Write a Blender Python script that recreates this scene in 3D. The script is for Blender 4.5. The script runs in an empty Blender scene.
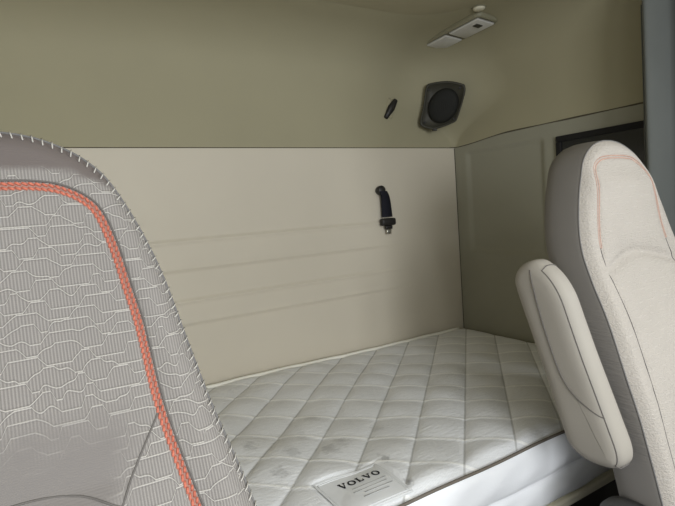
import bpy, math, random
import numpy as np
from mathutils import Vector, Matrix
random.seed(7)
S = bpy.context.scene
COL = S.collection
S.view_settings.view_transform = 'Standard'
S.view_settings.look = 'None'
S.view_settings.gamma = 1.0
S.view_settings.use_curve_mapping = False
S.view_settings.exposure = 0.46

# ------------------------------------------------------------------ helpers
def srgb(r, g, b):
    f = lambda c: (c/255/12.92) if c/255 <= 0.04045 else ((c/255+0.055)/1.055)**2.4
    return (f(r), f(g), f(b), 1)

def mesh_obj(name, verts, faces, mat, parent=None, smooth=True, loc=None):
    me = bpy.data.meshes.new(name)
    me.from_pydata([tuple(map(float, v)) for v in verts], [], faces)
    me.update()
    if smooth:
        me.polygons.foreach_set('use_smooth', [True]*len(me.polygons))
    if mat:
        me.materials.append(mat)
    o = bpy.data.objects.new(name, me)
    COL.objects.link(o)
    if parent:
        o.parent = parent
    if loc:
        o.location = loc
    return o

def empty(name, loc=(0, 0, 0)):
    o = bpy.data.objects.new(name, None)
    o.empty_display_size = 0.05
    COL.objects.link(o)
    o.location = loc
    return o

def tag(o, label, cat, group=None):
    o['label'] = label
    o['category'] = cat
    if group:
        o['group'] = group
    return o

def struct(o):
    o['kind'] = 'structure'
    return o

class MB:
    """collects pieces of one mesh"""
    def __init__(s):
        s.v, s.f = [], []
    def add(s, verts, faces):
        n = len(s.v)
        s.v += [tuple(map(float, p)) for p in verts]
        s.f += [tuple(i+n for i in f) for f in faces]
    def box(s, a, b, bev=0.0):
        x0, y0, z0 = a; x1, y1, z1 = b
        if bev <= 0:
            v = [(x0,y0,z0),(x1,y0,z0),(x1,y1,z0),(x0,y1,z0),(x0,y0,z1),(x1,y0,z1),(x1,y1,z1),(x0,y1,z1)]
            s.add(v, [(3,2,1,0),(4,5,6,7),(0,1,5,4),(1,2,6,5),(2,3,7,6),(3,0,4,7)])
        else:
            prof = [(z0, bev), (z0+bev*0.3, bev*0.3), (z0+bev, 0), (z1-bev, 0), (z1-bev*0.3, bev*0.3), (z1, bev)]
            rings = []
            for z, d in prof:
                rings.append([(p[0], p[1], z) for p in round_rect(x0+d, y0+d, x1-d, y1-d, max(bev*1.2-d*0.5, 0.0005), 4)])
            s.loft(rings, True, True)
    def loft(s, rings, cap0=False, cap1=False, closed=True):
        n = len(rings[0]); v = [p for r in rings for p in r]; f = []
        m = n if closed else n-1
        for k in range(len(rings)-1):
            for i in range(m):
                j = (i+1) % n
                f.append((k*n+i, k*n+j, (k+1)*n+j, (k+1)*n+i))
        if cap0: f.append(tuple(range(n-1, -1, -1)))
        if cap1: f.append(tuple((len(rings)-1)*n+i for i in range(n)))
        s.add(v, f)
    def tube(s, pts, r, seg=8, caps=True, closed=False, flat=1.0, up=None):
        pts = [Vector(p) for p in pts]
        n = len(pts); rings = []
        prev = None
        for i, p in enumerate(pts):
            if closed:
                t = (pts[(i+1) % n]-pts[i-1])
            else:
                t = (pts[min(i+1, n-1)]-pts[max(i-1, 0)])
            t.normalize()
            if prev is None:
                a = Vector(up) if up else (Vector((0, 0, 1)) if abs(t.z) < 0.9 else Vector((1, 0, 0)))
            else:
                a = prev
            a = (a - t*a.dot(t)).normalized(); prev = a
            b = t.cross(a)
            rr = r[i] if isinstance(r, (list, tuple)) else r
            rings.append([p + a*rr*flat*math.cos(2*math.pi*k/seg) + b*rr*math.sin(2*math.pi*k/seg) for k in range(seg)])
        if closed:
            rings.append(rings[0])
        s.loft(rings, caps and not closed, caps and not closed)
    def grid(s, P, close_u=False):
        """P[i][j] points"""
        n, m = len(P), len(P[0])
        f = []
        for i in range(n-1):
            for j in range(m-1):
                f.append((i*m+j, (i+1)*m+j, (i+1)*m+j+1, i*m+j+1))
        s.add([p for r in P for p in r], f)
    def obj(s, name, mat, parent=None, smooth=True, loc=None):
        return mesh_obj(name, s.v, s.f, mat, parent, smooth, loc)

def round_rect(x0, y0, x1, y1, r, n=6):
    out = []
    for cx, cy, a0 in ((x1-r, y0+r, -90), (x1-r, y1-r, 0), (x0+r, y1-r, 90), (x0+r, y0+r, 180)):
        for k in range(n+1):
            a = math.radians(a0+90*k/n)
            out.append((cx+r*math.cos(a), cy+r*math.sin(a)))
    return out

def catmull(pts, n):
    """n points evenly by arclength along a Catmull-Rom curve"""
    P = np.array(pts, float)
    Q = np.vstack([2*P[0]-P[1], P, 2*P[-1]-P[-2]])
    out = []
    for i in range(1, len(Q)-2):
        p0, p1, p2, p3 = Q[i-1], Q[i], Q[i+1], Q[i+2]
        for t in np.linspace(0, 1, 24, endpoint=False):
            out.append(0.5*((2*p1)+(-p0+p2)*t+(2*p0-5*p1+4*p2-p3)*t*t+(-p0+3*p1-3*p2+p3)*t**3))
    out.append(P[-1]); out = np.array(out)
    d = np.concatenate([[0], np.cumsum(np.linalg.norm(np.diff(out, axis=0), axis=1))])
    u = np.linspace(0, d[-1], n)
    return np.stack([np.interp(u, d, out[:, k]) for k in range(out.shape[1])], 1)

def smoothstep(a, b, x):
    t = np.clip((x-a)/(b-a), 0, 1)
    return t*t*(3-2*t)

# ------------------------------------------------------------------ materials
class NT:
    def __init__(s, name):
        s.m = bpy.data.materials.new(name); s.m.use_nodes = True
        s.t = s.m.node_tree; s.n = s.t.nodes; s.b = s.n['Principled BSDF']
    def new(s, ty, **kw):
        nd = s.n.new(ty)
        for k, v in kw.items(): setattr(nd, k, v)
        return nd
    def link(s, a, b): s.t.links.new(a, b)
    def val(s, sock, v):
        if hasattr(v, 'is_linked') or isinstance(v, bpy.types.NodeSocket): s.link(v, sock)
        else: sock.default_value = v
    def math(s, op, a, b=0.0, c=None, clamp=False):
        nd = s.new('ShaderNodeMath', operation=op); nd.use_clamp = clamp
        s.val(nd.inputs[0], a); s.val(nd.inputs[1], b)
        if c is not None: s.val(nd.inputs[2], c)
        return nd.outputs[0]
    def coord(s, which='Object'):
        return s.new('ShaderNodeTexCoord').outputs[which]
    def mapping(s, vec, scale=(1,1,1), loc=(0,0,0), rot=(0,0,0)):
        nd = s.new('ShaderNodeMapping')
        nd.inputs['Scale'].default_value = scale; nd.inputs['Location'].default_value = loc; nd.inputs['Rotation'].default_value = rot
        s.link(vec, nd.inputs['Vector']); return nd.outputs[0]
    def noise(s, vec, scale, detail=2.0, rough=0.5):
        nd = s.new('ShaderNodeTexNoise'); nd.inputs['Scale'].default_value = scale
        nd.inputs['Detail'].default_value = detail; nd.inputs['Roughness'].default_value = rough
        s.link(vec, nd.inputs['Vector']); return nd.outputs['Fac']
    def sstep(s, x, a, b):
        nd = s.new('ShaderNodeMapRange', interpolation_type='SMOOTHSTEP')
        s.val(nd.inputs['Value'], x); nd.inputs['From Min'].default_value = a; nd.inputs['From Max'].default_value = b
        return nd.outputs['Result']
    def mix(s, f, a, b):
        nd = s.new('ShaderNodeMix', data_type='RGBA')
        s.val(nd.inputs[0], f); s.val(nd.inputs[6], a); s.val(nd.inputs[7], b)
        return nd.outputs[2]
    def bump(s, h, strength=0.5, dist=0.001, normal=None):
        nd = s.new('ShaderNodeBump'); nd.inputs['Strength'].default_value = strength; nd.inputs['Distance'].default_value = dist
        s.link(h, nd.inputs['Height'])
        if normal is not None: s.link(normal, nd.inputs['Normal'])
        s.link(nd.outputs[0], s.b.inputs['Normal']); return nd.outputs[0]
    def base(s, c, rough=0.6, spec=0.4, metal=0.0):
        s.val(s.b.inputs['Base Color'], c); s.val(s.b.inputs['Roughness'], rough)
        s.b.inputs['Specular IOR Level'].default_value = spec; s.b.inputs['Metallic'].default_value = metal
        return s

def simple(name, col, rough=0.6, spec=0.4, metal=0.0, var=0.06, nscale=30, bump=0.0, bscale=400):
    t = NT(name); c = t.coord()
    n = t.noise(c, nscale, 3)
    dark = tuple(x*(1-var) for x in col[:3])+(1,); lite = tuple(min(1, x*(1+var)) for x in col[:3])+(1,)
    t.base(t.mix(n, dark, lite), rough, spec, metal)
    if bump:
        t.bump(t.noise(c, bscale, 2), bump, 0.001)
    return t.m

M = {}
M['liner']   = simple('beige_liner', srgb(162, 156, 130), 0.75, 0.25, var=0.04, nscale=4, bump=0.15, bscale=500)
M['panel'] = simple('pale_panel', srgb(209, 201, 184), 0.6, 0.35, var=0.03, nscale=5, bump=0.1, bscale=600)
M['ceiling'] = simple('ceiling_liner', srgb(166, 159, 133), 0.8, 0.2, var=0.03, nscale=5, bump=0.15, bscale=500)
M['sidepanel'] = simple('shaded_side_panel', srgb(150, 148, 132), 0.6, 0.3, var=0.03, nscale=5, bump=0.1, bscale=600)  # wall beige darkened: the right side's shade is put into the colour
M['tapepink'] = simple('rosy_tape', srgb(164, 128, 116), 0.85, 0.1, var=0.2, nscale=260)
M['gasket']  = simple('dark_gasket', srgb(84, 78, 64), 0.8, 0.2)
M['seam']    = simple('seam_groove', srgb(112, 108, 104), 0.9, 0.1)
M['thread_grey'] = simple('grey_thread', srgb(120, 118, 116), 0.8, 0.2)
M['thread_dark'] = simple('dark_thread', srgb(92, 90, 88), 0.8, 0.2)
M['thread_light'] = simple('pale_thread', srgb(200, 196, 188), 0.8, 0.2)
M['orange']  = simple('orange_thread', srgb(208, 122, 100), 0.8, 0.15, var=0.22, nscale=300)
M['pink']    = simple('faded_orange_thread', srgb(206, 170, 154), 0.8, 0.2, var=0.1, nscale=200)
M['black']   = simple('black_plastic', srgb(38, 36, 34), 0.45, 0.4)
M['blackg']  = simple('black_grille', srgb(28, 28, 24), 0.7, 0.3)
M['bezel']   = simple('dark_bezel', srgb(58, 56, 46), 0.55, 0.4)
M['strap']   = simple('black_webbing', srgb(30, 30, 38), 0.8, 0.2, bump=0.3)
M['metal']   = simple('bright_metal', srgb(190, 188, 176), 0.3, 0.5, metal=0.9)
M['lampframe'] = simple('grey_lamp_frame', srgb(134, 130, 108), 0.5, 0.4)
M['lens']    = simple('white_lens', srgb(206, 204, 198), 0.3, 0.5, var=0.02)
M['carpet']  = simple('dark_carpet', srgb(40, 38, 36), 0.95, 0.1, var=0.3, nscale=200, bump=0.6, bscale=500)
M['vinyl']   = simple('white_vinyl', srgb(244, 245, 247), 0.5, 0.4, var=0.03, nscale=12, bump=0.2, bscale=250)
M['cream']   = simple('cream_board', srgb(214, 208, 186), 0.6, 0.3, var=0.05, nscale=15)
M['welt']    = simple('cream_welt', srgb(244, 242, 232), 0.7, 0.3)
M['tape']    = simple('grey_brown_tape', srgb(112, 105, 96), 0.8, 0.2, var=0.15, nscale=40)
M['dash']    = simple('dark_grey_plastic', srgb(70, 70, 70), 0.5, 0.4)
M['glass']   = simple('dark_glass', srgb(22, 24, 28), 0.12, 0.5)
M['winframe'] = simple('black_rubber', srgb(26, 25, 25), 0.7, 0.3)

def curtain_mat():
    t = NT('grey_curtain'); c = t.coord()
    w = t.noise(t.mapping(c, (600, 600, 600)), 1, 2)
    n = t.noise(c, 6, 3)
    t.base(t.mix(n, srgb(104, 107, 104), srgb(116, 119, 116)), 0.9, 0.15)
    t.b.inputs['Sheen Weight'].default_value = 0.1
    t.bump(w, 0.3, 0.001); return t.m
M['curtain'] = curtain_mat()

def seat_face_mat(name, base, line, worn, rib=1.0):
    """woven seat cover: raised branching lines, fine upright ribs, worn smooth low in the middle and along the top border"""
    t = NT(name); c = t.coord()
    sep = t.new('ShaderNodeSeparateXYZ'); t.link(c, sep.inputs[0]); X, Z = sep.outputs[0], sep.outputs[2]
    H = 0.0130
    zr = t.math('MULTIPLY', Z, 1/H)
    k = t.math('ROUND', zr)
    wn = t.new('ShaderNodeTexWhiteNoise', noise_dimensions='1D'); t.link(k, wn.inputs['W'])
    cv = t.new('ShaderNodeCombineXYZ'); t.link(t.math('MULTIPLY', X, 24.0), cv.inputs[0]); t.link(t.math('MULTIPLY', k, 3.71), cv.inputs[1])
    nn = t.noise(cv.outputs[0], 1.0, 1)
    ph = t.math('ADD', t.math('MULTIPLY', X, 1/0.062), t.math('ADD', t.math('MULTIPLY', wn.outputs['Value'], 1.0), t.math('MULTIPLY', nn, 1.6)))
    tri = t.math('SUBTRACT', t.math('MULTIPLY', t.math('PINGPONG', ph, 0.5), 4.0), 1.0)
    off = t.math('MULTIPLY', t.math('MINIMUM', t.math('MAXIMUM', t.math('MULTIPLY', tri, 2.4), -1.0), 1.0), 0.43)
    dist = t.math('MULTIPLY', t.math('ABSOLUTE', t.math('SUBTRACT', t.math('SUBTRACT', zr, k), off)), H)
    ln = t.sstep(dist, 0.0014, 0.0003)
    ln2 = t.sstep(dist, 0.0030, 0.0010)
    ribs = t.math('SINE', t.math('MULTIPLY', X, 2*math.pi/0.0036))
    ribs = t.math('MULTIPLY_ADD', ribs, 0.5, 0.5)
    rows = t.math('MULTIPLY_ADD', t.math('SINE', t.math('MULTIPLY', Z, 2*math.pi/0.0024)), 0.5, 0.5)
    # wear mask
    nz = t.noise(t.mapping(c, (18, 18, 30)), 1, 3, 0.6)
    zz = t.math('ADD', Z, t.math('MULTIPLY_ADD', nz, 0.07, -0.035))
    keep = None
    if worn:
        xx = t.math('ADD', X, t.math('MULTIPLY_ADD', nz, 0.06, -0.03))
        low = t.sstep(zz, 1.16, 1.085)                      # 1 = below the worn limit
        low = t.math('MULTIPLY', low, t.sstep(t.math('ADD', xx, t.math('MULTIPLY', t.math('SUBTRACT', zz, 1.06), -0.3)), 0.135, 0.075))
        zt = t.math('ADD', Z, t.math('MULTIPLY_ADD', nz, 0.03, -0.015))
        top = t.sstep(t.math('ADD', zt, t.math('MULTIPLY', t.math('MULTIPLY', X, X), 1.6)), 1.428, 1.443)
        keep = t.math('SUBTRACT', 1.0, t.math('MAXIMUM', low, top), clamp=True); band = top
    else:
        keep = t.math('MULTIPLY_ADD', nz, 0.5, 0.12)
    lnm = t.math('MULTIPLY', ln, keep)
    vari = t.noise(c, 9, 2)
    big = t.mix(vari, tuple(x*0.95 for x in base[:3])+(1,), tuple(x*1.05 for x in base[:3])+(1,))
    ribm = t.math('MULTIPLY', t.math('MULTIPLY', ribs, keep), 0.3*rib)
    big = t.mix(ribm, big, line)
    colr = t.mix(t.math('MULTIPLY', lnm, 0.75), big, line)
    edge = t.math('MULTIPLY', t.math('SUBTRACT', ln2, ln), keep, clamp=True)
    colr = t.mix(t.math('MULTIPLY', edge, 0.35), colr, tuple(x*0.62 for x in base[:3])+(1,))
    if worn:
        colr = t.mix(band, colr, srgb(112, 104, 100))     # smooth darker cloth along the head border
    t.base(colr, 0.8, 0.2)
    h = t.math('ADD', t.math('MULTIPLY', lnm, 1.0), t.math('MULTIPLY', t.math('MULTIPLY', ribs, keep), 0.35*rib))
    h = t.math('ADD', h, t.math('MULTIPLY', rows, 0.12))
    if not worn:
        h = t.math('ADD', h, t.math('MULTIPLY', t.noise(t.mapping(c, (190, 190, 300)), 1, 2, 0.6), 3.4))
    t.bump(h, 0.8, 0.0012)
    return t.m
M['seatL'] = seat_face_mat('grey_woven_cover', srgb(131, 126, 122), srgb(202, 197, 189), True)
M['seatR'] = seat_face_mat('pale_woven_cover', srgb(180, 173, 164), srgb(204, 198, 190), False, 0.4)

def side_mat(name, col, wr=0.0):
    t = NT(name); c = t.coord()
    n = t.noise(c, 10, 3)
    t.base(t.mix(n, tuple(x*0.95 for x in col[:3])+(1,), tuple(x*1.05 for x in col[:3])+(1,)), 0.62, 0.3)
    g = t.noise(c, 450, 2)
    sep = t.new('ShaderNodeSeparateXYZ'); t.link(c, sep.inputs[0])
    wz = t.noise(t.mapping(c, (30, 26, 210)), 1, 3, 0.6)
    mask = t.sstep(sep.outputs[2], 1.16, 1.0)
    mask = t.math('MULTIPLY', mask, t.sstep(sep.outputs[2], 0.74, 0.85))
    h = t.math('ADD', t.math('MULTIPLY', g, 0.35), t.math('MULTIPLY', t.math('MULTIPLY', wz, mask), 3.5*wr))
    t.bump(h, 0.5, 0.0016)
    return t.m
M['sideR'] = side_mat('grey_side_fabric', srgb(124, 120, 115), 1.0)
M['sideL'] = side_mat('grey_side_cover', srgb(124, 117, 112), 0.3)
M['armfab'] = side_mat('armrest_fabric', srgb(164, 158, 148), 0.0)

QO, QA, QB = (0.4212, 1.4994), (0.0917, -0.0824), (-0.0896, -0.0878)   # quilting lattice on the mattress
def mattress_mat():
    t = NT('quilted_ticking'); c = t.coord()
    n1 = t.noise(t.mapping(c, (60, 60, 60)), 1, 3, 0.6)
    n2 = t.noise(c, 7, 3)
    col = t.mix(n2, srgb(226, 227, 228), srgb(236, 237, 238))
    sep = t.new('ShaderNodeSeparateXYZ'); t.link(c, sep.inputs[0])
    # lattice coordinates -> white thread on one seam family, grey groove lines on the other
    det = QA[0]*QB[1]-QA[1]*QB[0]
    dx = t.math('SUBTRACT', sep.outputs[0], QO[0]); dy = t.math('SUBTRACT', sep.outputs[1], QO[1])
    wv = t.math('MULTIPLY_ADD', t.noise(c, 9, 1), 0.12, -0.06)
    i_ = t.math('ADD', t.math('ADD', t.math('MULTIPLY', dx, QB[1]/det), t.math('MULTIPLY', dy, -QB[0]/det)), 0.0)
    j_ = t.math('ADD', t.math('ADD', t.math('MULTIPLY', dx, -QA[1]/det), t.math('MULTIPLY', dy, QA[0]/det)), 0.0)
    def near(u, w):
        fr = t.math('ABSOLUTE', t.math('SUBTRACT', u, t.math('ROUND', u)))
        return t.sstep(fr, w, w*0.35)
    # worn smudges, each where it lies on the ticking
    sm = None
    for (x, y, r, a) in ((0.584, 1.089, 0.026, 0.6), (0.6645, 0.963, 0.016, 0.9), (0.628, 1.102, 0.024, 0.45), (0.426, 1.235, 0.022, 0.5),
                         (0.637, 1.284, 0.022, 0.35), (0.50, 1.13, 0.024, 0.5), (0.647, 0.853, 0.012, 1.0), (0.431, 1.058, 0.022, 0.5), (0.75, 1.12, 0.02, 0.3), (0.56, 1.2, 0.02, 0.3)):
        ex = t.math('MULTIPLY', t.math('SUBTRACT', sep.outputs[0], x), 1/r); ey = t.math('MULTIPLY', t.math('SUBTRACT', sep.outputs[1], y), 0.7/r)
        d = t.math('SQRT', t.math('ADD', t.math('MULTIPLY', ex, ex), t.math('MULTIPLY', ey, ey)))
        d = t.math('ADD', d, t.math('MULTIPLY_ADD', n1, 2.4, -1.2))
        k = t.math('MULTIPLY', t.sstep(d, 1.1, 0.2), a)
        sm = k if sm is None else t.math('MAXIMUM', sm, k)
    col = t.mix(t.math('MULTIPLY', sm, 0.6), col, srgb(130, 129, 128))
    col = t.mix(t.math('MULTIPLY', near(j_, 0.05), 1.0), col, srgb(250, 250, 248))
    col = t.mix(t.math('MULTIPLY', near(i_, 0.03), 0.5), col, srgb(150, 148, 144))
    t.base(col, 0.75, 0.25)
    weave = t.math('MULTIPLY', t.math('SINE', t.math('MULTIPLY', sep.outputs[0], 1500)), t.math('SINE', t.math('MULTIPLY', sep.outputs[1], 1500)))
    jac = t.noise(t.mapping(c, (40, 120, 40), rot=(0, 0, 0.6)), 1, 3, 0.65)
    t.bump(t.math('ADD', t.math('MULTIPLY', weave, 0.15), t.math('MULTIPLY', jac, 1.4)), 0.6, 0.003)
    return t.m
M['tick'] = mattress_mat()
M['labelcloth'] = simple('label_cloth', srgb(218, 219, 219), 0.8, 0.2, bump=0.3)
M['ink'] = simple('black_ink', srgb(40, 40, 42), 0.8, 0.1)
M['inkpale'] = simple('grey_ink', srgb(168, 168, 167), 0.8, 0.1)

# ------------------------------------------------------------------ the cab shell
XL, XR, YB, YN = -0.51, 1.757, 1.79, -1.80
ZC = 2.05
def slab(name, a, b, mat):
    m = MB(); m.box(a, b); return struct(m.obj(name, mat, smooth=False))
slab('floor', (XL-0.1, YN-0.1, -0.05), (XR+0.1, YB+0.1, 0.0), M['carpet'])
hx0, hx1, hy0, hy1 = -0.20, 0.80, -1.20, -0.60     # made-up roof opening, cut for the added overhead light
m = MB()
m.box((XL-0.1, hy1, ZC), (XR+0.1, YB+0.1, ZC+0.05)); m.box((XL-0.1, YN-0.1, ZC), (XR+0.1, hy0, ZC+0.05))
m.box((XL-0.1, hy0, ZC), (hx0, hy1, ZC+0.05)); m.box((hx1, hy0, ZC), (XR+0.1, hy1, ZC+0.05))
struct(m.obj('ceiling', M['ceiling'], smooth=False))

# back wall: lower panel with four shallow pressed ribs that die out before the corner
zs = np.concatenate([np.linspace(0, 0.7, 8), np.linspace(0.72, 1.32, 241), np.linspace(1.34, 1.612, 8)])
xs = np.concatenate([np.linspace(XL, 0.1, 6), np.linspace(0.15, 1.6, 40), [1.65, 1.7, XR+0.0]])
def rib(z, x):
    d = 0.0
    e = float(1-smoothstep(1.1, 1.5, x))
    for zc, w, a in ((1.285, 0.007, 0.005), (1.187, 0.008, 0.006), (1.073, 0.007, 0.006), (0.995, 0.008, 0.0045)):
        d += a*math.exp(-((z-zc)/w)**2)
    # band between the ribs stands a touch proud
    d += 0.004*float(smoothstep(1.18, 1.2, z)*(1-smoothstep(1.275, 1.295, z)))
    d += 0.004*float(smoothstep(0.985, 1.005, z)*(1-smoothstep(1.06, 1.082, z)))
    return d*e
m = MB(); m.grid([[(x, YB-rib(z, x), z) for z in zs] for x in xs])
m.box((XL-0.1, YB+0.008, 0), (XR+0.1, YB+0.1, 1.62))
struct(m.obj('wall_back', M['panel']))

# right wall: lower panel with a shallow recessed field
ys = np.concatenate([np.linspace(0.36, 0.9, 5), np.linspace(0.92, YB, 88)])
zr = np.concatenate([np.linspace(0, 1.0, 6), np.linspace(1.02, 1.64, 80)])
def rec(y, z):
    a = float(smoothstep(1.30, 1.32, y)*(1-smoothstep(1.70, 1.72, y))*smoothstep(1.105, 1.125, z)*(1-smoothstep(1.562, 1.582, z)))
    return 0.010*a
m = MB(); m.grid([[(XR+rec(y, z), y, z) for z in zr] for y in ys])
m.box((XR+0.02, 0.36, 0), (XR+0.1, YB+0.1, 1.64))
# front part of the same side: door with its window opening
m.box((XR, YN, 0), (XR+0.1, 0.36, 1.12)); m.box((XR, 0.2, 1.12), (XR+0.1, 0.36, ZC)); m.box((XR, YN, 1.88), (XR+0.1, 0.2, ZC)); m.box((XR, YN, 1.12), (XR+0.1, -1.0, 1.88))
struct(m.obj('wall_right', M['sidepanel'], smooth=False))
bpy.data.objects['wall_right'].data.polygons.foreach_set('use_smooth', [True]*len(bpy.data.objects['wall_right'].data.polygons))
m = MB()
m.box((XL-0.1, 0.4, 0), (XL, YB, ZC))
struct(m.obj('wall_left', M['panel'], smooth=False))
m = MB(); m.box((XL-0.1, YN, 0), (XL, 0.4, 0.70)); m.box((XL-0.1, YN, 1.75), (XL, 0.4, ZC)); m.box((XL-0.1, -0.05, 0.70), (XL, 0.4, 1.75)); m.box((XL-0.1, YN, 0.70), (XL, -1.70, 1.75))  # opening here is cut for the added driver-side fill lights
struct(m.obj('wall_left_front', M['dash'], smooth=False))
m = MB()
m.box((XL, YN-0.1, 0), (XR, YN, 1.1)); m.box((XL, YN-0.1, 1.92), (XR, YN, ZC)); m.box((XL, YN-0.1, 1.1), (XL+0.12, YN, 1.92)); m.box((XR-0.12, YN-0.1, 1.1), (XR, YN, 1.92))
struct(m.obj('wall_front', M['dash'], smooth=False))

# upper liner: back and right, one swept section with a rounding corner and a cove into the ceiling
LV = [(1.610, 0.003, 0.02), (1.640, 0.003, 0.035), (1.67, 0.003, 0.07), (1.70, 0.003, 0.13), (1.73, 0.003, 0.20), (1.76, 0.003, 0.27), (1.79, 0.004, 0.32), (1.82, 0.006, 0.34), (1.86, 0.010, 0.34), (1.90, 0.016, 0.32),
      (1.93, 0.026, 0.30), (1.955, 0.042, 0.28), (1.98, 0.066, 0.26), (2.0, 0.095, 0.25), (2.018, 0.13, 0.25), (2.032, 0.17, 0.25), (2.042, 0.22, 0.25), (2.0495, 0.30, 0.25)]
def liner_rows(part):
    rows = []
    for z, d, r in LV:
        cx, cy = XR-d-r, YB-d-r
        row = []
        if part == 'back':
            row += [(x, YB-d, z) for x in np.linspace(XL, cx, 14)[:-1]]
            row += [(cx+r*math.sin(a), cy+r*math.cos(a), z) for a in np.linspace(0, math.pi/4, 14)]
        else:
            zz = z
            row += [(cx+r*math.sin(a), cy+r*math.cos(a), zz) for a in np.linspace(math.pi/4, math.pi/2, 14)]
            row += [(XR-d, y, zz) for y in np.linspace(cy, 0.36, 14)[1:]]
            # the seam climbs a little from the corner towards the front
            row = [(x, y, zz + (0.022*float(smoothstep(1.77, 1.45, y)) if z < 1.66 else 0.0)) for x, y, zz in row]
        rows.append(row)
    return rows
for part, nm in (('back', 'wall_back_upper'), ('right', 'wall_right_upper')):
    m = MB(); m.grid(liner_rows(part)); struct(m.obj(nm, M['liner']))
# gasket along the seam
m = MB()
pts = [(x, YB-0.001, 1.609) for x in np.linspace(XL, 1.72, 30)]
m.tube(pts, 0.0017, 6)
struct(m.obj('trim_1', M['gasket']))
m = MB()
pts = [(1.722, YB-0.001, 1.609), (1.745, YB-0.010, 1.609)] + [(XR-0.001, y, 1.609+0.022*float(smoothstep(1.77, 1.45, y))) for y in np.linspace(1.76, 0.4, 40)]
rr = [0.0018]*2+[0.0016+0.0016*float(smoothstep(1.7, 1.5, y))*(0.75+0.4*math.sin(y*23)) for y in np.linspace(1.76, 0.4, 40)]
m.tube(pts, rr, 6)
struct(m.obj('trim_2', M['gasket']))
# lower corner joint
m = MB(); m.tube([(XR-0.002, YB-0.002, z) for z in np.linspace(0.5, 1.605, 20)], 0.0013, 6)
struct(m.obj('trim_3', M['gasket']))

# dark window low in the right wall, behind the seat
w = empty('window_1', (XR, 1.0, 1.2)); struct(w)
m = MB()
fy0, fy1, fz0, fz1 = 0.72, 1.240, 1.14, 1.572
for a, b in (((XR-0.012, fy0, fz1-0.022), (XR+0.004, fy1, fz1)), ((XR-0.012, fy0, fz0), (XR+0.004, fy1, fz0+0.022)),
             ((XR-0.012, fy1-0.022, fz0+0.022), (XR+0.004, fy1, fz1-0.022)), ((XR-0.012, fy0, fz0+0.022), (XR+0.004, fy0+0.022, fz1-0.022))):
    m.box(a, b, 0.003)
o = m.obj('window_frame', M['winframe'], w, smooth=False); o.location = (-XR, -1.0, -1.2)
m = MB(); m.box((XR-0.005, fy0+0.02, fz0+0.02), (XR-0.001, fy1-0.02, fz1-0.02))
o = m.obj('window_pane', M['glass'], w, smooth=False); o.location = (-XR, -1.0, -1.2)

# ------------------------------------------------------------------ things on the walls
# speaker across the upper corner
def framed(center, n, up=(0, 0, 1)):
    n = Vector(n).normalized(); u = Vector(up).cross(n).normalized(); v = n.cross(u)
    return Matrix((u, v, n)).transposed().to_4x4() , Vector(center)
def ring_solid(outline, levels):
    """outline 2d (ccw); levels (scale, height)"""
    return [[(p[0]*s, p[1]*s, h) for p in outline] for s, h in levels]
SP = [(-0.04, 0.0975), (-0.092, 0.035), (-0.101, -0.066), (-0.088, -0.092), (-0.037, -0.1), (0.052, -0.077), (0.088, -0.01), (0.102, 0.06), (0.088, 0.084), (0.032, 0.098)]
SP = [(-0.045, 0.097), (-0.064, 0.082), (-0.083, 0.0), (-0.101, -0.062), (-0.094, -0.083), (-0.040, -0.100), (0.042, -0.082), (0.064, -0.062), (0.098, 0.028), (0.103, 0.062), (0.092, 0.078), (0.03, 0.097)]
def smooth_closed(pts, n=72):
    P = list(pts); P = [P[-1]]+P+[P[0], P[1]]
    c = catmull(P, 400); 
    # keep one period
    d = np.concatenate([[0], np.cumsum(np.linalg.norm(np.diff(c, axis=0), axis=1))])
    i0 = int(np.argmin(np.linalg.norm(c[:120]-np.array(pts[0]), axis=1))); i1 = 280+int(np.argmin(np.linalg.norm(c[280:]-np.array(pts[0]), axis=1)))
    seg = c[i0:i1]
    d = np.concatenate([[0], np.cumsum(np.linalg.norm(np.diff(seg, axis=0), axis=1))])
    u = np.linspace(0, d[-1], n, endpoint=False)
    return [(float(np.interp(x, d, seg[:, 0])), float(np.interp(x, d, seg[:, 1]))) for x in u]
spk = empty('speaker'); R4, cen = framed((1.592, 1.682, 1.7795), (-0.70, -0.69, -0.18))
spk.matrix_world = Matrix.Translation(cen) @ R4
tag(spk, 'dark round-cornered speaker set across the upper corner of the sleeper wall', 'speaker')
so = smooth_closed(SP)
m = MB(); m.loft(ring_solid(so, [(0.97, -0.016), (1.0, -0.012), (1.0, 0.004), (0.985, 0.009), (0.95, 0.011), (0.90, 0.008), (0.88, 0.004), (0.5, 0.004)]), True, True)
m.obj('bezel', M['bezel'], spk)
gr = [(0.066*math.cos(a)*1.0+0.012*math.sin(a)+0.006, 0.072*math.sin(a)-0.004) for a in np.linspace(0, 2*math.pi, 56, endpoint=False)]
m = MB(); m.loft([[(p[0]*s, p[1]*s, h) for p in gr] for s, h in ((1.0, 0.004), (1.0, 0.012), (0.96, 0.018), (0.85, 0.022), (0.5, 0.0245), (0.1, 0.025))], False, True)
for k in range(-7, 8):      # grille ribs
    x = k*0.0085; hh = math.sqrt(max(0, 1-(k*0.0085/0.064)**2))*0.062
    m.tube([(x+0.006+0.012*y/0.072, y-0.004, 0.0245-0.004*(y/0.062)**2-0.004*(x/0.062)**2) for y in np.linspace(-hh, hh, 8)], 0.0014, 5)
m.obj('grille', M['blackg'], spk)
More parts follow.
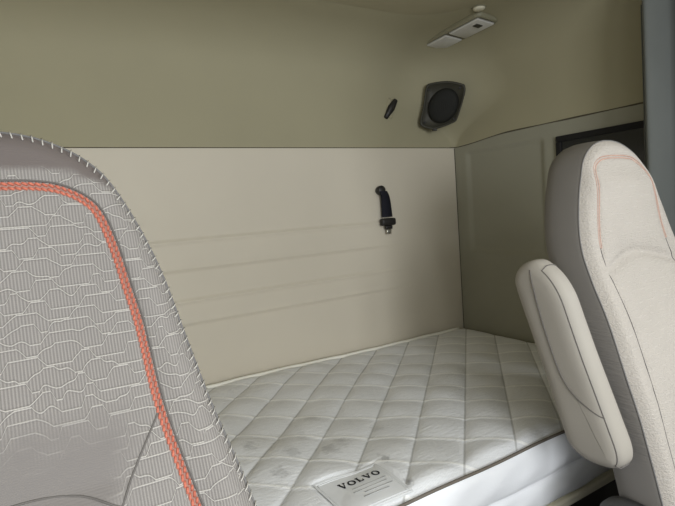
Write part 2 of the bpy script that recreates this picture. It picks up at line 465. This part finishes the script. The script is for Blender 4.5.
for (x, y) in ((-0.052, 0.070), (0.080, 0.062), (0.048, -0.064), (-0.080, -0.066)):
    m = MB(); m.loft([[(x+0.005*s*math.cos(a), y+0.005*s*math.sin(a), h) for a in np.linspace(0, 2*math.pi, 12, endpoint=False)] for s, h in ((1, 0.006), (1, 0.0115), (0.8, 0.0125), (0.5, 0.0115))], False, True)
    m.obj('screw', M['black'], spk)
m = MB(); m.box((-0.050, -0.107, -0.004), (-0.028, -0.095, 0.008), 0.002); m.obj('release_tab', M['black'], spk)

# coat hook
hk = tag(empty('coat_hook', (1.3815, YB-0.004, 1.774)), 'small black coat hook folded flat on the beige upper back wall', 'hook')
m = MB()
ax = Vector((0.0265, -0.006, 0.039)); 
def at_hook(t, w, d): return None
rings = []
for t, w, d in ((-1.0, 0.008, 0.004), (-0.95, 0.011, 0.008), (-0.5, 0.013, 0.011), (-0.05, 0.0175, 0.013), (0.1, 0.0185, 0.013), (0.55, 0.014, 0.011), (0.95, 0.011, 0.008), (1.0, 0.009, 0.005)):
    c = ax*t; px = Vector((0.83, 0, -0.56))
    rings.append([c+px*w*math.cos(a)*0.95+Vector((0, -1, 0))*(0.010+d*math.sin(a)) for a in np.linspace(0, 2*math.pi, 14, endpoint=False)])
m.loft(rings, True, True); m.obj('hook_arm', M['black'], hk)
m = MB(); m.loft([[(ax.x*0.1+0.017*s*math.cos(a), h, ax.z*0.1+0.044*s*math.sin(a)) for a in np.linspace(0, 2*math.pi, 24, endpoint=False)] for s, h in ((1, 0.002), (1, -0.003), (0.85, -0.005))], False, True)
m.obj('mounting_plate', M['liner'], hk)

# belt buckle stub on the lower back wall
bk = tag(empty('restraint_buckle', (1.316, YB, 1.341)), 'black belt stub with metal tongue hanging down the pale lower back wall', 'buckle')
bk.scale = (1, 1, 0.8)
m = MB()   # anchor knob
rings = []
for h, r in ((-0.001, 0.017), (-0.012, 0.020), (-0.024, 0.021), (-0.030, 0.018), (-0.033, 0.008)):
    rings.append([(-0.020+r*math.cos(a), h, 0.105+1.25*r*math.sin(a)) for a in np.linspace(0, 2*math.pi, 20, endpoint=False)])
m.loft(rings, True, True); m.obj('anchor', M['black'], bk)
m = MB()   # webbing
P = catmull([(-0.018, -0.034, 0.100), (-0.008, -0.030, 0.075), (0.000, -0.022, 0.045), (0.003, -0.020, 0.0), (0.003, -0.022, -0.04)], 22)
W = np.interp(np.linspace(0, 1, 22), [0, 0.2, 0.5, 1], [0.018, 0.021, 0.025, 0.027])
m.grid([[(p[0]+w*c, p[1]+e, p[2]) for c, e in ((-1, 0), (-0.95, -0.004), (0.95, -0.004), (1, 0), (0.95, 0.004), (-0.95, 0.004), (-1, 0))] for p, w in zip(P, W)])
m.obj('webbing', M['strap'], bk)
m = MB(); m.box((-0.034, -0.036, -0.086), (0.042, -0.010, -0.046), 0.008); m.obj('buckle_housing', M['black'], bk)
m = MB(); m.box((-0.012, -0.030, -0.106), (0.024, -0.016, -0.086), 0.004); m.obj('tongue_guide', M['black'], bk)
m = MB(); m.box((-0.006, -0.026, -0.132), (0.019, -0.018, -0.106), 0.003); m.obj('tongue', M['metal'], bk)

# ceiling reading lamp, lying on the sloping cove
lampc = Vector((1.540, 1.503, 2.026))
nl = Vector((-0.07, -0.045, -1.0)).normalized(); ul = Vector((0.02, -1, 0.0)); ul = (ul-nl*ul.dot(nl)).normalized(); vl = nl.cross(ul)
lp = empty('reading_lamp'); lp.matrix_world = Matrix.Translation(lampc) @ Matrix((ul, vl, nl)).transposed().to_4x4()
tag(lp, 'long white two-part reading lamp in a grey frame on the ceiling', 'lamp')
m = MB(); m.loft([[(p[0], p[1], h) for p in round_rect(-0.160+d, -0.060+d, 0.150-d, 0.058-d, 0.026-d*0.6, 6)] for d, h in ((0.0, -0.018), (0.0, 0.002), (0.003, 0.006), (0.008, 0.008), (0.012, 0.007))], True, True)
m.obj('lamp_frame', M['lampframe'], lp)
for x0, x1 in ((-0.146, -0.030), (-0.016, 0.136)):
    m = MB(); m.box((x0, -0.048, 0.003), (x1, 0.048, 0.0145), 0.006); m.obj('lens', M['lens'], lp)
m = MB(); m.box((0.085, -0.012, 0.013), (0.108, 0.022, 0.0175), 0.002); m.obj('switch', M['bezel'], lp)
# round button beside it
bt = empty('ceiling_button', (1.470, 1.335, ZC-0.002)); tag(bt, 'small pale round button in the ceiling beside the reading lamp', 'button')
m = MB(); m.loft([[(0.022*s*math.cos(a), 0.022*s*math.sin(a), h) for a in np.linspace(0, 2*math.pi, 20, endpoint=False)] for s, h in ((1.0, 0.0), (1.0, -0.004), (0.85, -0.008), (0.5, -0.010), (0.1, -0.0105))], True, True)
m.obj('button_cap', M['cream'], bt)
m = MB(); m.loft([[(0.027*s*math.cos(a), 0.027*s*math.sin(a), h) for a in np.linspace(0, 2*math.pi, 20, endpoint=False)] for s, h in ((1.0, 0.0), (1.0, -0.0025), (0.85, -0.003))], True, True)
m.obj('button_rim', M['lampframe'], bt)

# ------------------------------------------------------------------ bunk and mattress
bn = tag(empty('bunk', (0.65, 1.3, 0)), 'cream edged bunk base under the quilted mattress', 'bunk')
m = MB(); m.box((XL+0.03-0.65, 0.800-1.3, 0.532), (XR-0.02-0.65, 1.775-1.3, 0.5555), 0.005); m.obj('bunk_board', M['cream'], bn, smooth=False)
m = MB(); m.box((XL+0.03-0.65, 0.90-1.3, 0.002), (XR-0.02-0.65, 1.775-1.3, 0.531), 0.004); m.obj('bunk_box', M['black'], bn, smooth=False)

MX0, MX1, MY0, MY1, MZ = XL+0.04, XR-0.014, 0.807, 1.774, 0.752
mt = tag(empty('mattress', (0, 0, 0)), 'white quilted diamond pattern mattress lying on the sleeper bunk', 'mattress')
def lat(x, y):
    det = QA[0]*QB[1]-QA[1]*QB[0]
    dx, dy = x-QO[0], y-QO[1]
    return (dx*QB[1]-dy*QB[0])/det, (-dx*QA[1]+dy*QA[0])/det
gx = np.linspace(MX0, MX1, 440); gy = np.linspace(MY0, MY1, 196)
GX, GY = np.meshgrid(gx, gy, indexing='ij')
I, J = lat(GX, GY)
pi_, pj = np.abs(np.sin(np.pi*I)), np.abs(np.sin(np.pi*J))
puff = (np.clip(pi_, 0, 1)**0.5)*(0.45+0.55*np.clip(pj, 0, 1)**0.6)
amp = 0.011*(1-0.45*smoothstep(1.35, 1.7, GX))
def sines(x, y):
    return (0.0022*np.sin(9*x+4*y+0.6)+0.0016*np.sin(-13*x+17*y+1.1)+0.0011*np.sin(31*x+11*y)+0.0009*np.sin(23*x-37*y+2))
edge = np.minimum(np.minimum(GX-MX0, MX1-GX), np.minimum(GY-MY0, MY1-GY))
lab = smoothstep(0.458, 0.472, GX)*(1-smoothstep(0.634, 0.648, GX))*(1-smoothstep(0.965, 0.98, GY))
puff = puff*(1-0.75*lab)
GZ = MZ-0.006+amp*puff*smoothstep(0, 0.05, edge)+sines(GX, GY)*smoothstep(0, 0.1, edge)-0.012*(1-smoothstep(0, 0.03, edge))
fj = np.abs(J-np.round(J)); GZ += 0.0032*np.exp(-(fj/0.035)**2)*smoothstep(0, 0.05, edge)*(1-0.8*lab)       # raised thread lines
GZ += 0.012*smoothstep(1.25, 1.7, GY)*(1-smoothstep(0.6, 1.3, GX))          # plumper along the wall on the left
m = MB(); m.grid([[(GX[i, j], GY[i, j], GZ[i, j]) for j in range(196)] for i in range(440)])
top = m.obj('quilted_top', M['tick'], mt)
def top_z(x, y):
    i = np.clip((x-MX0)/(MX1-MX0)*439, 0, 438.999); j = np.clip((y-MY0)/(MY1-MY0)*195, 0, 194.999)
    a, b = int(i), int(j); u, v = i-a, j-b
    return float((1-u)*(1-v)*GZ[a, b]+u*(1-v)*GZ[a+1, b]+(1-u)*v*GZ[a, b+1]+u*v*GZ[a+1, b+1])
m = MB()
rings = []
for z, o in ((0.735, -0.004), (0.728, 0.003), (0.71, 0.007), (0.68, 0.009), (0.655, 0.007), (0.643, 0.002), (0.638, -0.002), (0.633, 0.002), (0.618, 0.006), (0.595, 0.007), (0.572, 0.004), (0.560, -0.004), (0.557, -0.02)):
    rr_ = round_rect(MX0-o+0.0, MY0-o, MX1+o*0.6, MY1+o*0.6, 0.035, 8)
    # straight sides get extra points so the panel can ripple
    full = []
    for k in range(len(rr_)):
        p, q = rr_[k], rr_[(k+1) % len(rr_)]
        L = math.dist(p, q); n = max(1, int(L/0.03))
        for u in range(n):
            x = p[0]+(q[0]-p[0])*u/n; y = p[1]+(q[1]-p[1])*u/n
            if y < MY0+0.02:
                y += 0.0022*math.sin(17*x+z*40)+0.0012*math.sin(41*x-z*90)
            full.append((x, y, z))
    rings.append(full)
m.loft(rings, False, True); m.obj('border', M['vinyl'], mt)
m = MB(); m.tube([(x, MY1-0.012, top_z(x, MY1-0.014)+0.007) for x in np.linspace(MX0+0.02, MX1-0.05, 90)], 0.0085, 8)
m.obj('piping', M['welt'], mt)
m = MB(); m.tube([(x, MY0-0.002+0.001*math.sin(20*x), 0.7365+0.001*math.sin(13*x)) for x in np.linspace(MX0+0.02, MX1-0.03, 90)], 0.0036, 8)
m.obj('edge_tape', M['tape'], mt)['label'] = 'grey brown edge tape'

# sewn label with its lettering
lx0, lx1, ly0, ly1 = 0.468, 0.636, 0.822, 0.968
m = MB(); gxs, gys = np.linspace(lx0, lx1, 30), np.linspace(ly0, ly1, 26)
def lz(x, y): return max(top_z(x, y), top_z(x+0.003, y), top_z(x-0.003, y), top_z(x, y+0.003), top_z(x, y-0.003))+0.0009
m.grid([[(x, y, lz(x, y)) for y in gys] for x in gxs])
lb = m.obj('label_patch', M['labelcloth'], mt)
m = MB()
def flat_poly(poly, z0):
    n = len(poly)
    lo = [(p[0], p[1], lz(p[0], p[1])+0.0004) for p in poly]; hi = [(p[0], p[1], lz(p[0], p[1])+0.0012) for p in poly]
    m.add(lo+hi, [tuple(range(n, 2*n))]+[(i, (i+1) % n, n+(i+1) % n, n+i) for i in range(n)])
def bar(x0, y0, x1, y1, w):
    d = Vector((x1-x0, y1-y0)); n = Vector((-d.y, d.x)).normalized()*w/2
    flat_poly([(x0-n.x, y0-n.y), (x1-n.x, y1-n.y), (x1+n.x, y1+n.y), (x0+n.x, y0+n.y)], 0)
def letter(ch, x, y, w, h):
    k = 0.0040; s = 0.0020
    if ch == 'V':
        bar(x+w*0.12, y+h, x+w*0.5, y, k); bar(x+w*0.88, y+h, x+w*0.5, y, s)
        bar(x-w*0.05, y+h, x+w*0.34, y+h, s); bar(x+w*0.66, y+h, x+w*1.05, y+h, s)
    elif ch == 'O':
        n = 18
        for i in range(n):
            a, b = 2*math.pi*i/n, 2*math.pi*(i+1)/n
            wd = s+(k-s)*abs(math.cos((a+b)/2))
            bar(x+w/2+w*0.5*math.cos(a), y+h/2+h*0.5*math.sin(a), x+w/2+w*0.5*math.cos(b), y+h/2+h*0.5*math.sin(b), wd)
    elif ch == 'L':
        bar(x+w*0.25, y, x+w*0.25, y+h, k); bar(x, y, x+w*0.95, y, s); bar(x, y+h, x+w*0.52, y+h, s); bar(x+w*0.92, y, x+w*0.92, y+h*0.34, s)
xx = 0.514
for ch, w in zip('VOLVO', (0.021, 0.019, 0.018, 0.021, 0.019)):
    letter(ch, xx, 0.916, w-0.004, 0.019); xx += w+0.0022
m.obj('lettering', M['ink'], lb)
m = MB()
for k, (a, b) in enumerate(((0.53, 0.618), (0.525, 0.612), (0.545, 0.618), (0.535, 0.60))):
    bar(a, 0.899-0.013*k, b, 0.899-0.013*k, 0.0022)
m.obj('small_print', M['inkpale'], lb)
m = MB()
for q in (0.004, 0.009):
    for a, b in (((lx0+q, ly0+q), (lx1-q, ly0+q)), ((lx1-q, ly0+q), (lx1-q, ly1-q)), ((lx1-q, ly1-q), (lx0+q, ly1-q)), ((lx0+q, ly1-q), (lx0+q, ly0+q))):
        m.tube([(a[0]+(b[0]-a[0])*u, a[1]+(b[1]-a[1])*u, lz(a[0]+(b[0]-a[0])*u, a[1]+(b[1]-a[1])*u)+0.0004) for u in np.linspace(0, 1, 20)], 0.0009, 5)
m.obj('label_stitching', M['labelcloth'], lb)

# ------------------------------------------------------------------ seats
YF = catmull([(0.60, 0.480), (0.69, 0.500), (0.81, 0.530), (0.91, 0.560), (1.04, 0.615), (1.15, 0.673), (1.24, 0.708), (1.41, 0.737), (1.48, 0.752)], 200)
def yf(z): return np.interp(z, YF[:, 0], YF[:, 1])
HALF = [(0.262, 0.60), (0.262, 0.69), (0.260, 0.81), (0.256, 0.91), (0.250, 0.965), (0.236, 1.035), (0.222, 1.097), (0.210, 1.166), (0.198, 1.234), (0.185, 1.289), (0.164, 1.351),
        (0.135, 1.412), (0.109, 1.442), (0.080, 1.461), (0.050, 1.473), (0.020, 1.4785), (0.0, 1.479)]
CONT = np.array([(-x, z) for x, z in HALF]+[(x, z) for x, z in HALF[::-1][1:]])
CONT = catmull(CONT, 260)
ORA = [(0.205, 0.62), (0.203, 0.80), (0.193, 0.90), (0.178, 0.989), (0.163, 1.062), (0.153, 1.127), (0.147, 1.216), (0.138, 1.271), (0.129, 1.321), (0.117, 1.365), (0.102, 1.387), (0.075, 1.403), (0.043, 1.409), (0.0, 1.410)]

def make_seat(name, cx, label, face_mat, side, lower, crease, orange_mat, orange_z, stitched):
    root = tag(empty(name, (cx, 0, 0)), label, 'seat', 'cab seats')
    C = CONT
    OR = ORA if stitched else [(x, z+0.026*float(smoothstep(1.30, 1.40, z))) for x, z in ORA]
    ora = catmull(np.array([(-x, z) for x, z in OR]+[(x, z) for x, z in OR[::-1][1:]]), 500)
    dk = 1.0 if stitched else 0.86
    def edge_d(x, z):
        P = np.stack([x, z], -1)[:, None, :]
        return np.sqrt(((P-C[None])**2).sum(-1)).min(1)
    def ora_d(x, z):
        P = np.stack([x, z], -1)[:, None, :]
        return np.sqrt(((P-ora[None])**2).sum(-1)).min(1)
    def surf(x, z, lift=0.0):
        x = np.atleast_1d(np.asarray(x, float)); z = np.atleast_1d(np.asarray(z, float))
        e = edge_d(x, z); o = ora_d(x, z)
        y = yf(z)+0.0
        y = y+0.014*(1-np.clip(e/0.022, 0, 1))**2                       # rolls back to the edge seam
        y = y-0.007*np.exp(-((e-0.03)/0.02)**2)*smoothstep(1.45, 1.30, z)   # side bolster
        y = y+0.0045*np.exp(-(o/0.006)**2)                              # pulled in at the stitched seam
        y = y+0.010*(1-smoothstep(0.03, 0.15, np.abs(x)))*smoothstep(1.38, 1.2, z)*0.6
        if lower:
            y = y-0.014*smoothstep(1.060, 1.040, z+0.0*x)*(1-smoothstep(0.085, 0.115, np.abs(x)+0.25*np.clip(1.05-z, 0, 0.05)))
        if crease:
            zc = 1.185+0.02*np.cos(x*14)-0.012
            y = y+0.011*np.exp(-((z-zc)/0.011)**2)*(1-smoothstep(0.13, 0.17, np.abs(x)))
            y = y-0.013*smoothstep(zc, zc+0.06, z)*(1-smoothstep(1.36, 1.42, z))*(1-smoothstep(0.10, 0.16, np.abs(x)))
        return y-lift
    # front face
    rs = np.concatenate([np.linspace(0, 0.85, 52), np.linspace(0.865, 1.0, 14)])
    zsn = np.minimum(C[:, 1], 1.36)
    X = rs[:, None]*C[None, :, 0]; Z = zsn[None]+rs[:, None]*(C[:, 1]-zsn)[None]
    Y = np.stack([surf(X[i], Z[i]) for i in range(len(rs))])
    m = MB(); m.grid([[(X[i, j], Y[i, j], Z[i, j]) for j in range(len(C))] for i in range(len(rs))])
    m.obj('backrest', face_mat, root)
    # boxing strip and rear shell
    T = np.gradient(C, axis=0); Nn = np.stack([-T[:, 1], T[:, 0]], 1); Nn /= np.linalg.norm(Nn, axis=1)[:, None]
    ye = surf(C[:, 0], C[:, 1])
    m = MB(); rows = []
    for o, d in ((0.0, 0.0), (0.001, 0.003), (0.002, 0.012), (0.003, 0.03), (0.003, 0.055), (0.002, 0.08), (-0.002, 0.1), (-0.010, 0.116), (-0.022, 0.127), (-0.045, 0.134)):
        rows.append([(C[j, 0]+Nn[j, 0]*o, ye[j]+d*dk, C[j, 1]+Nn[j, 1]*o) for j in range(len(C))])
    last = rows[-1]
    for r in (0.75, 0.5, 0.25, 0.0):
        rows.append([(last[j][0]*r, last[j][1]+0.012*(1-r), min(last[j][2], 1.34)+r*(last[j][2]-min(last[j][2], 1.34))) for j in range(len(C))])
    m.grid(rows); m.obj('backrest_shell', side, root)
    # edge seam
    m = MB(); m.tube([(C[j, 0]*1.001, ye[j]-0.0005, C[j, 1]+0.0005) for j in range(0, len(C))], 0.0016, 6)
    m.obj('edge_piping', M['thread_grey'], root)
    if stitched:
        m = MB(); Cs = catmull(C, 170)
        yes = surf(Cs[:, 0], Cs[:, 1]); Ts = np.gradient(Cs, axis=0); Ns = np.stack([-Ts[:, 1], Ts[:, 0]], 1); Ns /= np.linalg.norm(Ns, axis=1)[:, None]; Ts /= np.linalg.norm(Ts, axis=1)[:, None]
        for j in range(3, 167, 1):
            if Cs[j, 1] < 0.9: continue
            a = Cs[j]+Ns[j]*0.003-Ts[j]*0.0015; b = Cs[j]-Ns[j]*0.0065+Ts[j]*0.0022
            ya = yes[j]-0.001; yb = float(surf(b[0], b[1])[0])-0.0012
            m.tube([(a[0], ya+0.004, a[1]), ((a[0]+b[0])/2, (ya+yb)/2-0.0014, (a[1]+b[1])/2), (b[0], yb, b[1])], 0.0009, 5)
        m.obj('whip_stitching', M['thread_light'], root)['label'] = 'pale whip stitching along the edge'
    # contrast stitching: paired short stitches, with a plain seam beside it
    oc = ora[::2] if stitched else ora; NS = len(oc); sl_ = 0.0029 if stitched else 0.0017; rs_ = 0.0017 if stitched else 0.0009
    To = np.gradient(oc, axis=0); To /= np.linalg.norm(To, axis=1)[:, None]; No = np.stack([-To[:, 1], To[:, 0]], 1)
    m = MB(); g = MB()
    for off in (-0.0030, 0.0030):
        for j in range(0, NS):
            if not (orange_z[0] < oc[j, 1] < orange_z[1]): continue
            p = oc[j]+No[j]*off; a = p-To[j]*sl_+No[j]*0.0012; b = p+To[j]*sl_-No[j]*0.0012
            yy = surf([a[0], p[0], b[0]], [a[1], p[1], b[1]])
            m.tube([(a[0], yy[0]-0.0002, a[1]), (p[0], yy[1]-0.0016, p[1]), (b[0], yy[2]-0.0002, b[1])], rs_, 5)
    band = [j for j in range(NS) if orange_z[0] < oc[j, 1] < orange_z[1]]
    rows = []
    for j in band:
        row = []
        for off in (-0.0050, -0.0025, 0, 0.0025, 0.0050):
            p = oc[j]+No[j]*off; row.append((p[0], float(surf(p[0], p[1])[0])-(0.0009 if abs(off) < 0.004 else 0.0), p[1]))
        rows.append(row)
    b_ = MB(); b_.grid(rows)
    b_.obj('stitch_tape', M['tapepink'] if stitched else face_mat, root)
    if m.v: m.obj('contrast_stitching', orange_mat, root)['label'] = 'orange contrast stitching' if stitched else 'faded orange contrast stitching'
    for part in (range(NS),) if stitched else ([j for j in range(NS//2) if oc[j, 1] < 1.22], [j for j in range(NS//2, NS) if oc[j, 1] < 1.22]):
        seam = [oc[j]+No[j]*(0.0072 if stitched else 0.0) for j in part]
        g.tube([(p[0], float(surf(p[0], p[1])[0])-0.0004, p[1]) for p in seam], 0.0013 if stitched else 0.0011, 6)
    if lower:
        def line(pts, n=40):
            P = catmull(pts, n); g.tube([(p[0], float(surf(p[0], p[1])[0])-0.0004, p[1]) for p in P], 0.0013, 6)
        for s in (-1, 1):
            line([(s*0.155, 1.120), (s*0.125, 1.080), (s*0.093, 1.034)], 20)
        line([(-0.112, 1.000), (-0.106, 1.022), (-0.093, 1.040), (-0.06, 1.0575), (0, 1.062), (0.05, 1.055), (0.081, 1.043), (0.098, 1.03), (0.106, 1.015), (0.112, 0.99), (0.115, 0.9)], 60)
    g.obj('seam', M['seam'] if stitched else M['thread_dark'], root)
    # cushion and pedestal
    m = MB(); m.box((-0.25, -0.02, 0.48), (0.25, 0.515, 0.61), 0.045); m.obj('cushion', side, root)
    m = MB(); m.box((-0.20, 0.06, 0.003), (0.20, 0.46, 0.475), 0.02); m.obj('pedestal', M['dash'], root)
    return root, surf
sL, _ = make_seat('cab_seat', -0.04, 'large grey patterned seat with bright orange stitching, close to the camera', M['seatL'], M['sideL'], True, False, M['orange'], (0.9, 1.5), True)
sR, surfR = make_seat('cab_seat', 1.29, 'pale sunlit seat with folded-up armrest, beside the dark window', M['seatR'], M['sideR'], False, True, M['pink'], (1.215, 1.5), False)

# folded-up armrest of the right seat (long pad, swung up along the backrest)
AO = [(0.752, 1.206), (0.728, 1.196), (0.700, 1.172), (0.675, 1.134), (0.655, 1.08), (0.630, 1.01), (0.603, 0.94), (0.578, 0.875), (0.561, 0.828), (0.560, 0.800), (0.575, 0.784), (0.610, 0.777), (0.645, 0.781),
      (0.678, 0.802), (0.702, 0.860), (0.738, 0.962), (0.778, 1.068), (0.802, 1.135), (0.806, 1.160), (0.797, 1.183), (0.776, 1.200)]
ao = np.array(smooth_closed(AO, 120))
cenA = ao.mean(0)
Ta = np.roll(ao, -1, 0)-np.roll(ao, 1, 0); Na = np.stack([Ta[:, 1], -Ta[:, 0]], 1); Na /= np.linalg.norm(Na, axis=1)[:, None]
if ((ao-cenA)*Na).sum() < 0: Na = -Na
ax0, ax1 = 0.948-1.29, 1.020-1.29
def arm_ring(inset, x):
    return [(x, p[0]-n[0]*inset, p[1]-n[1]*inset) for p, n in zip(ao, Na)]
m = MB()
rings = []
for s in (0.15, 0.5, 0.8):
    rings.append([(ax0+0.0004*s, cenA[0]+(p[0]-n[0]*0.03-cenA[0])*s, cenA[1]+(p[1]-n[1]*0.03-cenA[1])*s) for p, n in zip(ao, Na)])
for ins, dx in ((0.026, 0.001), (0.018, 0.0028), (0.011, 0.006), (0.005, 0.0115), (0.001, 0.019), (0.0, 0.028), (0.0, 0.045), (0.001, 0.053), (0.005, 0.0605), (0.011, 0.066), (0.018, 0.0692), (0.026, 0.071)):
    rings.append(arm_ring(ins, ax0+dx))
for s in (0.8, 0.5, 0.15):
    rings.append([(ax1, cenA[0]+(p[0]-n[0]*0.03-cenA[0])*s, cenA[1]+(p[1]-n[1]*0.03-cenA[1])*s) for p, n in zip(ao, Na)])
m.loft(rings, True, True)
arm = m.obj('armrest', M['armfab'], sR)
# seams on the armrest: loop round the front pad and a line along the outer face
m = MB()
loop = []
idx = [i for i in range(120) if True]
front = [i for i in idx if (Na[i, 0] < -0.55)]
# order the front indices from top to bottom
front = sorted(front, key=lambda i: -ao[i, 1])
fl = [(ax0+0.0085, ao[i, 0]-Na[i, 0]*0.0075, ao[i, 1]-Na[i, 1]*0.0075) for i in front]
fr = [(ax1-0.0085, ao[i, 0]-Na[i, 0]*0.0075, ao[i, 1]-Na[i, 1]*0.0075) for i in front]
top_c = (0.5*(ax0+ax1), ao[front[0], 0]-0.0005, ao[front[0], 1]+0.004)
i0, i1 = front[0], front[-1]
def across(i, n=8, ext=0.006):
    t = Vector((0, -Na[i, 1], Na[i, 0]))
    sgn = 1 if (ao[i, 1] > 1.0) else -1
    if t.z*sgn < 0: t = -t
    out = []
    for k in range(1, n):
        u = k/n; s = math.sin(math.pi*u)
        x = ax0+0.0085+(ax1-ax0-0.017)*u
        ins = 0.0075*(1-min(1, s*1.6))-0.0006
        out.append((x, ao[i, 0]-Na[i, 0]*ins+t.y*ext*s, ao[i, 1]-Na[i, 1]*ins+t.z*ext*s))
    return out
path = fl+across(i1)+fr[::-1]+across(i0)[::-1]
m.tube(path, 0.0012, 6, closed=True)
OS = catmull([(0.752, 1.186), (0.744, 1.150), (0.722, 1.07), (0.690, 0.98), (0.668, 0.940), (0.640, 0.915), (0.605, 0.895), (0.590, 0.888)], 40)
def arm_x(p):
    d = float(np.sqrt(((ao-p)**2).sum(1)).min())
    return ax0+float(np.interp(d, [0, 0.001, 0.005, 0.011, 0.018, 0.026, 0.045], [0.028, 0.019, 0.0115, 0.006, 0.0028, 0.001, -0.0006]))
m.tube([(arm_x(p)-0.0004, p[0], p[1]) for p in OS], 0.0012, 6)
m.obj('armrest_seam', M['seam'], arm)
# recliner cover low on the side of the right seat
m = MB()
rings = []
for s, x in ((0.2, -0.312), (0.75, -0.311), (0.92, -0.306), (1.0, -0.296), (1.0, -0.275)):
    rings.append([(x, 0.560+0.075*s*math.copysign(abs(math.cos(a))**0.75, math.cos(a)), 0.640+0.062*s*math.copysign(abs(math.sin(a))**0.75, math.sin(a))) for a in np.linspace(0, 2*math.pi, 36, endpoint=False)])
m.loft(rings, True, True); m.obj('recliner_cover', M['dash'], sR)

# ------------------------------------------------------------------ curtain
cu = tag(empty('curtain', (1.70, 0.7, 0)), 'grey pleated sleeper curtain gathered against the right wall', 'curtain')
n = 150
path = []
for k in range(n):
    u = k/(n-1)
    y = 0.905-0.46*u
    x = 1.672+0.062*math.sin(u*2*math.pi*3.2+1.2)+0.010*math.sin(u*31)
    path.append((x, y))
rows = []
for z in np.linspace(0.80, 2.02, 40):
    t = (z-0.45)/1.57
    rows.append([(x+0.010*(1-t)*math.sin(9*y+z), y+0.01*(1-t)*math.sin(3*z), z) for x, y in path])
m = MB(); m.grid(rows); o = m.obj('curtain_cloth', M['curtain'], cu); o.location = (-1.70, -0.7, 0)
md = o.modifiers.new('thick', 'SOLIDIFY'); md.thickness = 0.003; md.offset = 0
m = MB(); m.box((1.672, 0.38, 2.022), (1.705, 0.93, 2.040), 0.003); o = m.obj('curtain_track', M['dash'], cu); o.location = (-1.70, -0.7, 0)

# ------------------------------------------------------------------ daylight through the cab windows, plus added unseen fill lights
def area(name, loc, direction, sx, sy, power, col):
    l = bpy.data.lights.new(name, 'AREA'); l.shape = 'RECTANGLE'; l.size = sx; l.size_y = sy; l.energy = power; l.color = col
    o = bpy.data.objects.new(name, l); COL.objects.link(o); o.location = loc
    o.rotation_euler = Vector(direction).to_track_quat('-Z', 'Y').to_euler()
    return o
area('windscreen_daylight', (0.10, YN-0.02, 1.46), (0, 1, 0), 0.9, 0.9, 35, (0.94, 0.97, 1.0))
area('added_driver_fill_front', (XL-0.02, -1.3, 1.35), (1, 0, 0), 0.7, 0.7, 5, (0.94, 0.97, 1.0))  # added unseen fill from the driver's side, placed by brightness fitting
area('added_overhead_fill', (0.3, -0.9, ZC+0.02), (0, 0, -1), 1.0, 0.6, 17, (0.94, 0.97, 1.0))  # added unseen overhead fill, no known hatch; brightens the mattress
area('added_driver_fill_rear', (XL-0.02, -0.5, 1.2), (1, 0, 0), 0.8, 0.9, 2, (0.94, 0.97, 1.0))  # small added unseen fill to lift the mattress front
area('passenger_window_daylight', (XR+0.02, -0.15, 1.5), (-1, 0, 0), 0.5, 0.7, 10.5, (0.94, 0.97, 1.0))
w = bpy.data.worlds.new('World'); S.world = w; w.use_nodes = True
w.node_tree.nodes['Background'].inputs[0].default_value = (0.75, 0.82, 0.9, 1); w.node_tree.nodes['Background'].inputs[1].default_value = 0.3

# ------------------------------------------------------------------ camera
cd = bpy.data.cameras.new('Camera'); cam = bpy.data.objects.new('Camera', cd); COL.objects.link(cam)
cd.sensor_width = 36; cd.lens = 505*36/675; cd.clip_start = 0.02
Rm = Matrix(((0.85334782, 0.10552231, -0.51055122), (-0.51610862, 0.03257746, -0.85590338), (-0.07368444, 0.99388317, 0.08226088)))
cam.matrix_world = Matrix.Translation((0, 0, 1.35)) @ Rm.to_4x4()
S.camera = cam
S.cycles.use_denoising = True
S.cycles.max_bounces = 10
S.cycles.diffuse_bounces = 6
